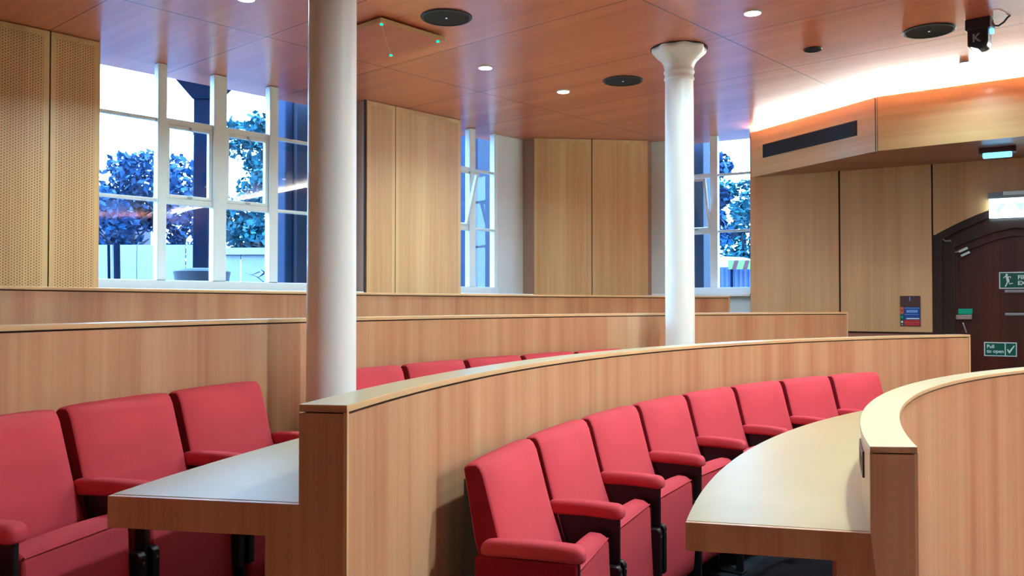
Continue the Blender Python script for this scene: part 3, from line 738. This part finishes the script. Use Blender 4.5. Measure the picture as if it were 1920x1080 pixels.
# fire exit sign
o = on_wall('fire_exit_sign', 2.290, 1.604, 'green FIRE EXIT sign with a running figure, high on the dark door', 'sign')
W_, H_ = 0.42, 0.155
b = MB(); b.box(0, W_, -0.006, 0, 0, H_, M['signwhite']); b.box(0.009, W_ - 0.009, -0.0072, -0.004, 0.009, H_ - 0.009, M['green']); b.build('plate', o)
b = MB(); S = M['signwhite']; yy = -0.0085
def poly(bb, pts, m=S, y=None): bb.add([(x, y if y is not None else yy, z) for x, z in pts], [tuple(range(len(pts)))], m)
hx, hz = 0.062, 0.128
poly(b, [(hx + 0.011 * cos(2 * pi * i / 16), hz + 0.011 * sin(2 * pi * i / 16)) for i in range(16)])
poly(b, [(0.054, 0.112), (0.074, 0.114), (0.083, 0.080), (0.066, 0.066), (0.060, 0.072)])
poly(b, [(0.054, 0.112), (0.036, 0.098), (0.030, 0.102), (0.050, 0.120), (0.074, 0.114)])
poly(b, [(0.074, 0.114), (0.092, 0.116), (0.098, 0.100), (0.092, 0.097), (0.088, 0.108), (0.072, 0.106)])
poly(b, [(0.083, 0.080), (0.070, 0.070), (0.084, 0.050), (0.112, 0.054), (0.112, 0.046), (0.080, 0.041)])
poly(b, [(0.066, 0.072), (0.076, 0.066), (0.066, 0.042), (0.056, 0.020), (0.044, 0.018), (0.046, 0.024), (0.056, 0.044)])
b.build('running_figure', o)
b = MB(); text_mesh(b, 'FIRE', 0.052, 0.150, 0.088, S, y=yy, bold=0.0016); text_mesh(b, 'EXIT', 0.052, 0.150, 0.034, S, y=yy, bold=0.0016); b.build('lettering', o)
# pull to open sign
o = on_wall('pull_to_open_sign', 2.160, 0.974, 'green and white Pull to open sign with a tick, low on the dark door', 'sign')
W_, H_ = 0.268, 0.130
b = MB(); b.box(0, W_, -0.006, 0, 0, H_, M['signwhite']); b.box(0.008, 0.170, -0.0072, -0.004, 0.008, H_ - 0.008, M['green']); b.box(0.178, W_ - 0.008, -0.0072, -0.004, 0.008, H_ - 0.008, M['green']); b.build('plate', o)
b = MB(); text_mesh(b, 'Pull', 0.044, 0.022, 0.076, S, y=yy, bold=0.0010); text_mesh(b, 'to open', 0.044, 0.022, 0.032, S, y=yy, bold=0.0010); b.build('lettering', o)
b = MB(); poly(b, [(0.188, 0.064), (0.196, 0.070), (0.206, 0.050), (0.244, 0.104), (0.252, 0.100), (0.210, 0.030), (0.204, 0.030)]); b.build('tick', o)
# illuminated exit box above the door
o = on_wall('exit_light_box', 2.214, 2.25, 'glowing white exit light box above the dark arched door', 'exit light', y=0.0)
b = MB(); b.box(0, 0.46, -0.09, -0.004, 0.176, 0.232, M['grey']); b.box(0.12, 0.34, -0.092, -0.05, 0.200, 0.236, M['signwhite']); b.build('housing', o, bevel=0.004)
b = MB(); b.box(0.006, 0.454, -0.062, -0.03, 0.0, 0.178, M['exitlit']); q = b.build('lit_panel', o, bevel=0.003)
for pts in ([(0.20, 0.13), (0.32, 0.13), (0.26, 0.05)], [(0.05, 0.05), (0.09, 0.05), (0.14, 0.13), (0.10, 0.13)], [(0.36, 0.05), (0.42, 0.05), (0.42, 0.13), (0.36, 0.13)]):
    b = MB(); b.add([(x, -0.0635, z) for x, z in pts], [tuple(range(len(pts)))], M['exitmark']); b.build('faint_mark', q)
# fire notice left of the door
o = on_wall('fire_action_notice', 1.452, 1.247, 'small brown, blue and red fire notice on the veneer left of the dark door', 'notice', y=0.0)
W_, H_ = 0.180, 0.293
b = MB(); b.box(0, W_, -0.005, 0, 0, H_, M['brown']); b.build('board', o)
b = MB(); y3 = -0.0062
def rect(bb, x0, x1, z0, z1, m, y=y3): bb.add([(x0, y, z0), (x1, y, z0), (x1, y, z1), (x0, y, z1)], [(0, 1, 2, 3)], m)
rect(b, 0.036, 0.176, 0.064, 0.186, M['blue']); rect(b, 0.036, 0.176, 0.006, 0.062, M['red']); rect(b, 0.003, 0.032, 0.120, 0.186, M['orange']); rect(b, 0.003, 0.032, 0.060, 0.116, M['green'])
y4 = -0.0070
for x0, x1, z0, z1, m in ((0.055, 0.155, 0.132, 0.158, 'lightblue'), (0.04, 0.17, 0.172, 0.178, 'lightblue'), (0.04, 0.165, 0.112, 0.117, 'lightblue'), (0.055, 0.168, 0.070, 0.080, 'signwhite'), (0.04, 0.17, 0.036, 0.040, 'orange'), (0.04, 0.12, 0.018, 0.022, 'orange'), (0.010, 0.025, 0.140, 0.165, 'red'), (0.009, 0.026, 0.080, 0.100, 'brightgreen'), (0.008, 0.026, 0.034, 0.052, 'signwhite'), (0.010, 0.024, 0.010, 0.024, 'grey'), (0.083, 0.091, 0.245, 0.285, 'lightblue')):
    rect(b, x0, x1, z0, z1, M[m], y4)
b.build('printed_blocks', o)
# lock with green cover, lever
o = on_wall('emergency_door_release', 1.938, 1.315, 'green emergency release with a steel lock box at the left edge of the dark door', 'door release', y=0.112)
b = MB(); b.box(0.012, 0.132, -0.03, 0, 0.050, 0.102, M['brightgreen']); b.build('cover', o, bevel=0.004)
b = MB(); b.box(-0.012, 0.128, -0.024, 0, 0.0, 0.046, M['steel']); b.build('lock_box', o, bevel=0.004)
b = MB(); b.tube([(0.052, -0.03, -0.03), (0.066, -0.045, -0.075), (0.080, -0.05, -0.125)], 0.007, M['steel'], 8); b.build('lever', o, smooth=True)
# door contact with its pale cable
o = on_wall('door_contact_sensor', 2.0, 1.955, 'pale door contact sensor with a looping cable at the top corner of the dark door', 'sensor', y=0.112)
a = radians(26)
for k, (ox, oz) in enumerate(((-0.004, 0.020), (0.014, -0.020))):
    b = MB(); L_ = 0.042
    pts = [(ox + u * cos(a) - w * sin(a), oz + u * sin(a) + w * cos(a)) for u, w in ((-L_, -0.012), (L_, -0.012), (L_, 0.012), (-L_, 0.012))]
    b.prism(pts, -0.022, 0, M['signwhite'], axis='y'); b.build('contact_block', o, bevel=0.003)
b = MB(); b.tube([(-0.175, -0.05, 0.125), (-0.15, -0.05, 0.105), (-0.11, -0.045, 0.11), (-0.10, -0.03, 0.085), (-0.104, -0.03, 0.05), (-0.095, -0.02, 0.015), (-0.07, -0.012, 0.0), (-0.04, -0.012, 0.002)], 0.005, M['wire'], 8); b.build('cable', o, smooth=True)

# ================================================================== OUTDOORS
GZ = 0.95
def gp(p): return (p.x, p.y)
q1, q2, q3, q4 = Lp(-30, 0.45), Lp(5.6, 0.62), Rp(-1.35, 0.75), Rp(40, 0.45); far = 70
f1_, f2_, f3_, f4_ = q1 + Ln * far, q2 + Vector((-15, far, 0)), q3 + Vector((25, far, 0)), q4 + Rn * far
mb = MB()
for quad in ((q1, q2, f2_, f1_), (q2, q3, f3_, f2_), (q3, q4, f4_, f3_)):
    mb.prism([(p.x, p.y) for p in quad], GZ - 0.3, GZ, M['tarmac'])
tag(mb.build('ground_outside'), kind='structure')
# stone piers outside the windows
def pier(px, off, base, d, n, rot, w, dep, label):
    r = ray(px, 400); A = base + n * off; k = (A.x * n.x + A.y * n.y) / (r[0] * n.x + r[1] * n.y)
    p = Vector((r[0] * k, r[1] * k, GZ)); o = empty('stone_pier', tuple(p), rot); tag(o, label, 'pier', None)
    b = MB(); b.box(0, w, 0, dep, 0.0, 4.2, M['pier']); b.build('shaft', o, bevel=0.01)
    b = MB(); b.box(-0.09, 0.0, 0.05, dep - 0.1, 0.0, 4.2, M['pipe']); b.build('drainpipe', o, bevel=0.02)
    b = MB(); b.box(-0.04, w + 0.04, -0.04, dep, 0.0, 0.4, M['pier']); b.build('plinth', o, bevel=0.01)
pier(556, 0.75, LA, Ld, Ln, Lrot, 0.55, 0.5, 'dark stone pier outside the right side of the left window')
pier(896, 2.2, LA, Ld, Ln, Lrot, 0.9, 0.6, 'dark stone pier outside the narrow middle window')
pier(1264, 0.80, RA0, Rd, Rn, Rrot, 0.36, 0.4, 'dark stone pier outside the right window, behind the slim column')
# canopy post with wide bracket head
p = at_y(384, 400, 10.5); o = empty('canopy_post', (p.x, p.y, GZ), radians(4)); tag(o, 'dark blue iron post with a wide flared head outside the left window', 'post')
zt = at_y(384, 122, 10.5).z - GZ; zb = at_y(384, 190, 10.5).z - GZ
b = MB(); b.box(-0.115, 0.115, -0.1, 0.1, 0, zb + 0.05, M['iron']); b.build('shaft', o, bevel=0.02)
b = MB(); b.prism([(-0.12, zb), (0.12, zb), (0.37, zb + 0.26), (0.37, zt + 0.05), (-0.345, zt + 0.05), (-0.345, zb + 0.26)], -0.12, 0.12, M['iron'], axis='y'); b.build('bracket_head', o, bevel=0.01)
b = MB(); b.box(-0.36, 0.36, -2.0, 1.0, zt + 0.02, zt + 0.2, M['iron']); b.build('beam', o)
p = at_y(379, 520, 9.6); o = empty('round_planter', (p.x, p.y, GZ)); tag(o, 'dark round planter at the foot of the iron post outside', 'planter')
b = MB(); zz = at_y(379, 508, 9.6).z - GZ
b.lathe([(0.24, 0), (0.25, 0.25), (0.27, zz - 0.2), (0.29, zz - 0.06), (0.30, zz - 0.01), (0.285, zz)], M['planter'], 32); b.build('bowl', o, smooth=True)
b = MB(); b.lathe([(0.28, zz - 0.01), (0.24, zz + 0.015), (0.12, zz + 0.03), (0.001, zz + 0.035)], M['planter'], 24, caps=False); b.build('soil', o, smooth=True)
# hoardings
def hoarding(x0p, x1p, y, ytop, label, mat, rail=None, posts=4, rib=0):
    a = at_y(x0p, 470, y); c = at_y(x1p, 470, y); zt = at_y((x0p + x1p) / 2, ytop, y).z - GZ
    o = empty('site_hoarding', (a.x, a.y, GZ)); tag(o, label, 'hoarding'); L = c.x - a.x
    n = posts
    for i in range(n):
        b = MB(); b.box(L * i / n, L * (i + 1) / n - 0.02, 0, 0.03, 0.0, zt, mat)
        if rib:
            for k in range(rib): xx = L * (i + (k + 0.5) / rib) / n; b.box(xx - 0.02, xx + 0.02, -0.02, 0, 0, zt, mat)
        b.build('board', o)
    if rail: b = MB(); b.box(0, L, -0.06, 0.05, zt - rail, zt, M['tent']); b.build('top_rail', o)
hoarding(120, 395, 14.0, 459, 'white site hoarding seen through the left panes of the left window', M['hoarding'], None, 6)
hoarding(396, 620, 13.0, 465, 'pale site hoarding with a white top rail, behind the right panes of the left window', M['hoarding'], 0.10, 4)
hoarding(1270, 1480, 16.5, 501, 'grey-blue ribbed hoarding outside the right window', M['hoarding_grey'], None, 3, 8)
hoarding(840, 960, 16.0, 480, 'short white hoarding outside the narrow middle window', M['hoarding'], None, 2)
# white canvas heap and striped barrier behind the ribbed hoarding
a = at_y(1360, 502, 18.5); o = empty('canvas_cover', (a.x, a.y, GZ)); tag(o, 'white canvas mound showing above the grey-blue hoarding', 'canvas cover')
b = MB(); zz = at_y(1360, 481, 18.5).z - GZ; b.lathe([(1.25, 0), (1.1, zz * 0.72), (0.8, zz * 0.9), (0.4, zz * 0.98), (0.001, zz)], M['tent'], 28, caps=False); b.build('canvas', o, smooth=True)
a = at_y(1366, 503, 16.2); c = at_y(1406, 486, 16.2); o = empty('striped_barrier', (a.x, a.y, a.z - 0.02)); tag(o, 'lime and maroon striped barrier board on top of the grey-blue hoarding', 'barrier board')
b = MB(); W_ = 0.62; H_ = c.z - a.z; b.box(0, W_, 0, 0.03, 0, H_, M['lime'])
for i in range(3):
    x = 0.06 + i * 0.20; yq = -0.002; b.add([(x, yq, 0), (x + 0.08, yq, 0), (x + 0.13, yq, H_), (x + 0.05, yq, H_)], [(0, 1, 2, 3)], M['maroon'])
b.build('board', o)
for sx in (0.05, 0.52):
    b = MB(); b.box(sx, sx + 0.04, 0.03, 0.06, -(a.z - GZ) + 0.02, H_, M['iron']); b.build('leg', o)
# blue posts by the white hoarding
for px, yt, yb, lab in ((204, 459, 530, 'thin blue post in front of the white hoarding, nearer the perforated panel'), (219, 456, 530, 'thick blue trunk-like post in front of the white hoarding')):
    p = at_y(px, 500, 12.5); zt = at_y(px, yt, 12.5).z - GZ; w = 0.02 if px < 210 else 0.045
    b = MB(); b.tube([(0, 0, 0), (0.01, 0, zt * 0.5), (-0.005, 0, zt)], [w * 1.2, w, w], M['iron'], 12); o = b.build('blue_post', loc=(p.x, p.y, GZ), smooth=True); tag(o, lab, 'post')
# spiky plant
p = at_y(518, 525, 11.5); o = empty('spiky_plant', (p.x, p.y, GZ)); tag(o, 'dark spiky plant with pale blades in front of the railed hoarding', 'plant')
rr = random.Random(3); zt = at_y(518, 484, 11.5).z - GZ
for mt, nn in (('leaf_blue', 46), ('tent', 12)):
    b = MB()
    for i in range(nn):
        a = rr.uniform(0, 2 * pi); ln = rr.uniform(0.2, 0.42); zz = rr.uniform(0.3, zt); p0 = Vector((0.05 * cos(a), 0.05 * sin(a), zz - 0.15)); p1 = p0 + Vector((ln * cos(a), ln * sin(a), rr.uniform(-0.1, 0.25))); s = Vector((-sin(a), cos(a), 0)) * 0.025
        b.add([p0 - s, p0 + s, (p0 + p1) / 2 + s * 1.2 + Vector((0, 0, 0.05)), p1, (p0 + p1) / 2 - s * 1.2 + Vector((0, 0, 0.05))], [(0, 1, 2, 3, 4)], M[mt])
    b.build('leaves', o)
b = MB(); b.tube([(0, 0, 0), (0.01, 0, zt * 0.7)], [0.05, 0.035], M['bark'], 10); b.build('stem', o, smooth=True)
# far building
a = at_y(150, 420, 22.0); o = empty('pale_building', (a.x - 2, a.y, GZ)); tag(o, 'pale mauve building edge beyond the trees at the left window edge', 'building')
b = MB(); zt = at_y(150, 375, 22.0).z - GZ; b.box(0, 2.55, 0, 3, 0, zt, M['brick_far']); b.build('walls', o)
b = MB(); b.box(-0.1, 2.65, -0.1, 3.1, zt, zt + 0.15, M['iron']); b.build('roof', o)
# trees
def tree(px, y, ytop, wid, kind, label, seed, trunk_lean=0.0, leaves=4000, zlow=0.32):
    rr = random.Random(seed); p = at_y(px, 500, y); zt = at_y(px, ytop, y).z - GZ
    o = empty('leafy_tree', (p.x, p.y, GZ)); tag(o, label, 'tree', 'trees beyond the windows')
    b = MB(); top = Vector((trunk_lean, 0, zt * 0.72))
    b.tube([(0, 0, 0), (0.02, 0, zt * 0.25), (trunk_lean * 0.5, 0, zt * 0.5), tuple(top)], [0.15, 0.12, 0.09, 0.04], M['bark'], 10)
    for i in range(9):
        a = rr.uniform(0, 2 * pi); z0 = zt * rr.uniform(0.25, 0.6); ln = wid * rr.uniform(0.5, 0.9)
        b.tube([(trunk_lean * z0 / zt, 0, z0), (ln * 0.5 * cos(a), ln * 0.5 * sin(a), z0 + ln * 0.35), (ln * cos(a), ln * sin(a), z0 + ln * 0.6)], [0.05, 0.035, 0.012], M['bark'], 6)
    b.build('trunk', o, smooth=True)
    blobs = []
    for i in range(26):
        a = rr.uniform(0, 2 * pi); u = rr.random(); z = zt * lerp(zlow, 0.94, rr.random()); r = wid * sqrt(u) * sqrt(max(0.15, 1 - ((z / zt - 0.6) / 0.48) ** 2))
        blobs.append((Vector((r * cos(a), r * sin(a), z)), rr.uniform(0.25, 0.5) * wid * 0.8))
    b = MB()
    for i in range(leaves):
        c, r = rr.choice(blobs); d = Vector((rr.gauss(0, 1), rr.gauss(0, 1), rr.gauss(0, 1))).normalized() * r * rr.random() ** 0.4
        q = c + d
        if q.z > zt: q.z = zt - rr.random() * 0.2
        s = rr.uniform(0.06, 0.12); u = Vector((rr.gauss(0, 1), rr.gauss(0, 1), rr.gauss(0, 1))).normalized(); w = u.cross(Vector((rr.gauss(0, 1), rr.gauss(0, 1), 1))).normalized()
        b.add([q - u * s, q + w * s * 0.6, q + u * s, q - w * s * 0.6], [(0, 1, 2, 3)], M[kind])
    b.build('crown', o)
tree(245, 19, 268, 1.25, 'leaf_blue', 'round blue-green tree behind the leftmost panes of the left window', 1)
tree(335, 24, 318, 0.95, 'leaf_blue', 'loose branching tree just left of the dark iron post outside', 2, 0.2, 1700)
tree(470, 22.5, 222, 1.0, 'leaf_teal', 'teal tree right of the dark iron post, with sky showing on its left', 4, 0.1, 3800)
tree(548, 15.6, 170, 0.8, 'leaf_teal', 'tall teal tree at the right side of the left window', 5, 0, 3600)
tree(1300, 17, 225, 0.62, 'leaf_blue', 'dark blue tree right beside the slim column in the right window', 8, 0, 3000)
tree(1395, 25, 335, 1.6, 'leaf_teal', 'broad pale teal tree filling the lower part of the right window', 9, 0, 7000, 0.1)
tree(905, 24, 300, 1.2, 'leaf_blue', 'tree hidden mostly behind the pier of the narrow middle window', 11, 0, 1200)

# ================================================================== LIGHT
w = bpy.data.worlds.new('overcast'); SC.world = w; w.use_nodes = True
nt = w.node_tree; bg = nt.nodes['Background']
tc = nt.nodes.new('ShaderNodeTexCoord'); sp = nt.nodes.new('ShaderNodeSeparateXYZ'); rp = nt.nodes.new('ShaderNodeValToRGB')
nt.links.new(tc.outputs['Generated'], sp.inputs[0]); nt.links.new(sp.outputs['Z'], rp.inputs[0]); nt.links.new(rp.outputs[0], bg.inputs[0])
rp.color_ramp.elements[0].position = 0.0; rp.color_ramp.elements[0].color = (0.42, 0.70, 1.0, 1)
rp.color_ramp.elements[1].position = 0.6; rp.color_ramp.elements[1].color = (0.34, 0.58, 1.0, 1)
bg.inputs[1].default_value = 7.8
def area(name, loc, energy, size, col=(0.80, 0.97, 1.0), rot=(0, 0, 0), spread=180, sizey=None):
    l = bpy.data.lights.new(name, 'AREA'); l.energy = energy; l.color = col; l.size = size; l.shape = 'DISK'
    if sizey: l.shape = 'RECTANGLE'; l.size_y = sizey
    l.spread = radians(spread)
    o = bpy.data.objects.new(name, l); COL.objects.link(o); o.location = loc; o.rotation_euler = rot; return o
for i, p in enumerate(lamp_pos):
    area('downlight_and_fill_lamp', (p.x, p.y, ZC - 0.015), {0: 6, 1: 12, 2: 6, 3: 20, 4: 3}[i], 0.09, spread=150)
# further lamps; those outside the view are mostly added as fill
for a, c, e in ((S0, S1, 6), (S1, S3, 85)):       # cove light washing the ceiling
    m_ = (a + c) / 2; d = (c - a)
    area('cove_and_fill_lamp', (m_.x + 0.03, m_.y + 0.05, ZS1 - 0.02), e, d.length - 0.1, (0.86, 1, 0.92), (pi, 0, atan2(d.y, d.x)), 180, 0.03)
for x, y, L_, r_, e in ((9.0, 0.5, 8.0, 90, 520), (3.5, -3.5, 9.0, 0, 90), (-5.0, -0.5, 7.0, 90, 15)):     # unseen uplights added to brighten the ceiling and its bounce
    area('cove_and_fill_lamp', (x, y, ZS1 - 0.3), e, L_, (0.80, 0.98, 1), (pi, 0, radians(r_)), 180, 0.1)
for x, y, e in ((1.55, 2.72, 20), (4.2, 1.5, 32), (5.6, 0.87, 60), (0.6, 3.2, 1.5), (3.0, 4.9, 15), (2.0, -2.5, 2)):  # first inferred from the column shadows, the others added to shape the light
    area('downlight_and_fill_lamp', (x, y, ZC - 0.02), e, 0.16, spread=160)

# ================================================================== CAMERA
cam = bpy.data.cameras.new('camera'); co = bpy.data.objects.new('camera', cam); COL.objects.link(co); SC.camera = co
cam.sensor_width = 36.0; cam.lens = F * 36.0 / 1920.0; cam.clip_start = 0.05; cam.clip_end = 300
co.location = (0, 0, H); co.rotation_euler = (pi / 2 + PITCH, 0, 0)
SC.view_settings.view_transform = 'Standard'; SC.view_settings.look = 'None'
SC.view_settings.exposure = 1.60; SC.view_settings.gamma = 1.0
SC.view_settings.use_white_balance = True; SC.view_settings.white_balance_temperature = 5650; SC.view_settings.white_balance_tint = 4
SC.cycles.max_bounces = 8; SC.cycles.diffuse_bounces = 5; SC.cycles.glossy_bounces = 4; SC.cycles.transparent_max_bounces = 16
SC.cycles.sample_clamp_indirect = 18.0
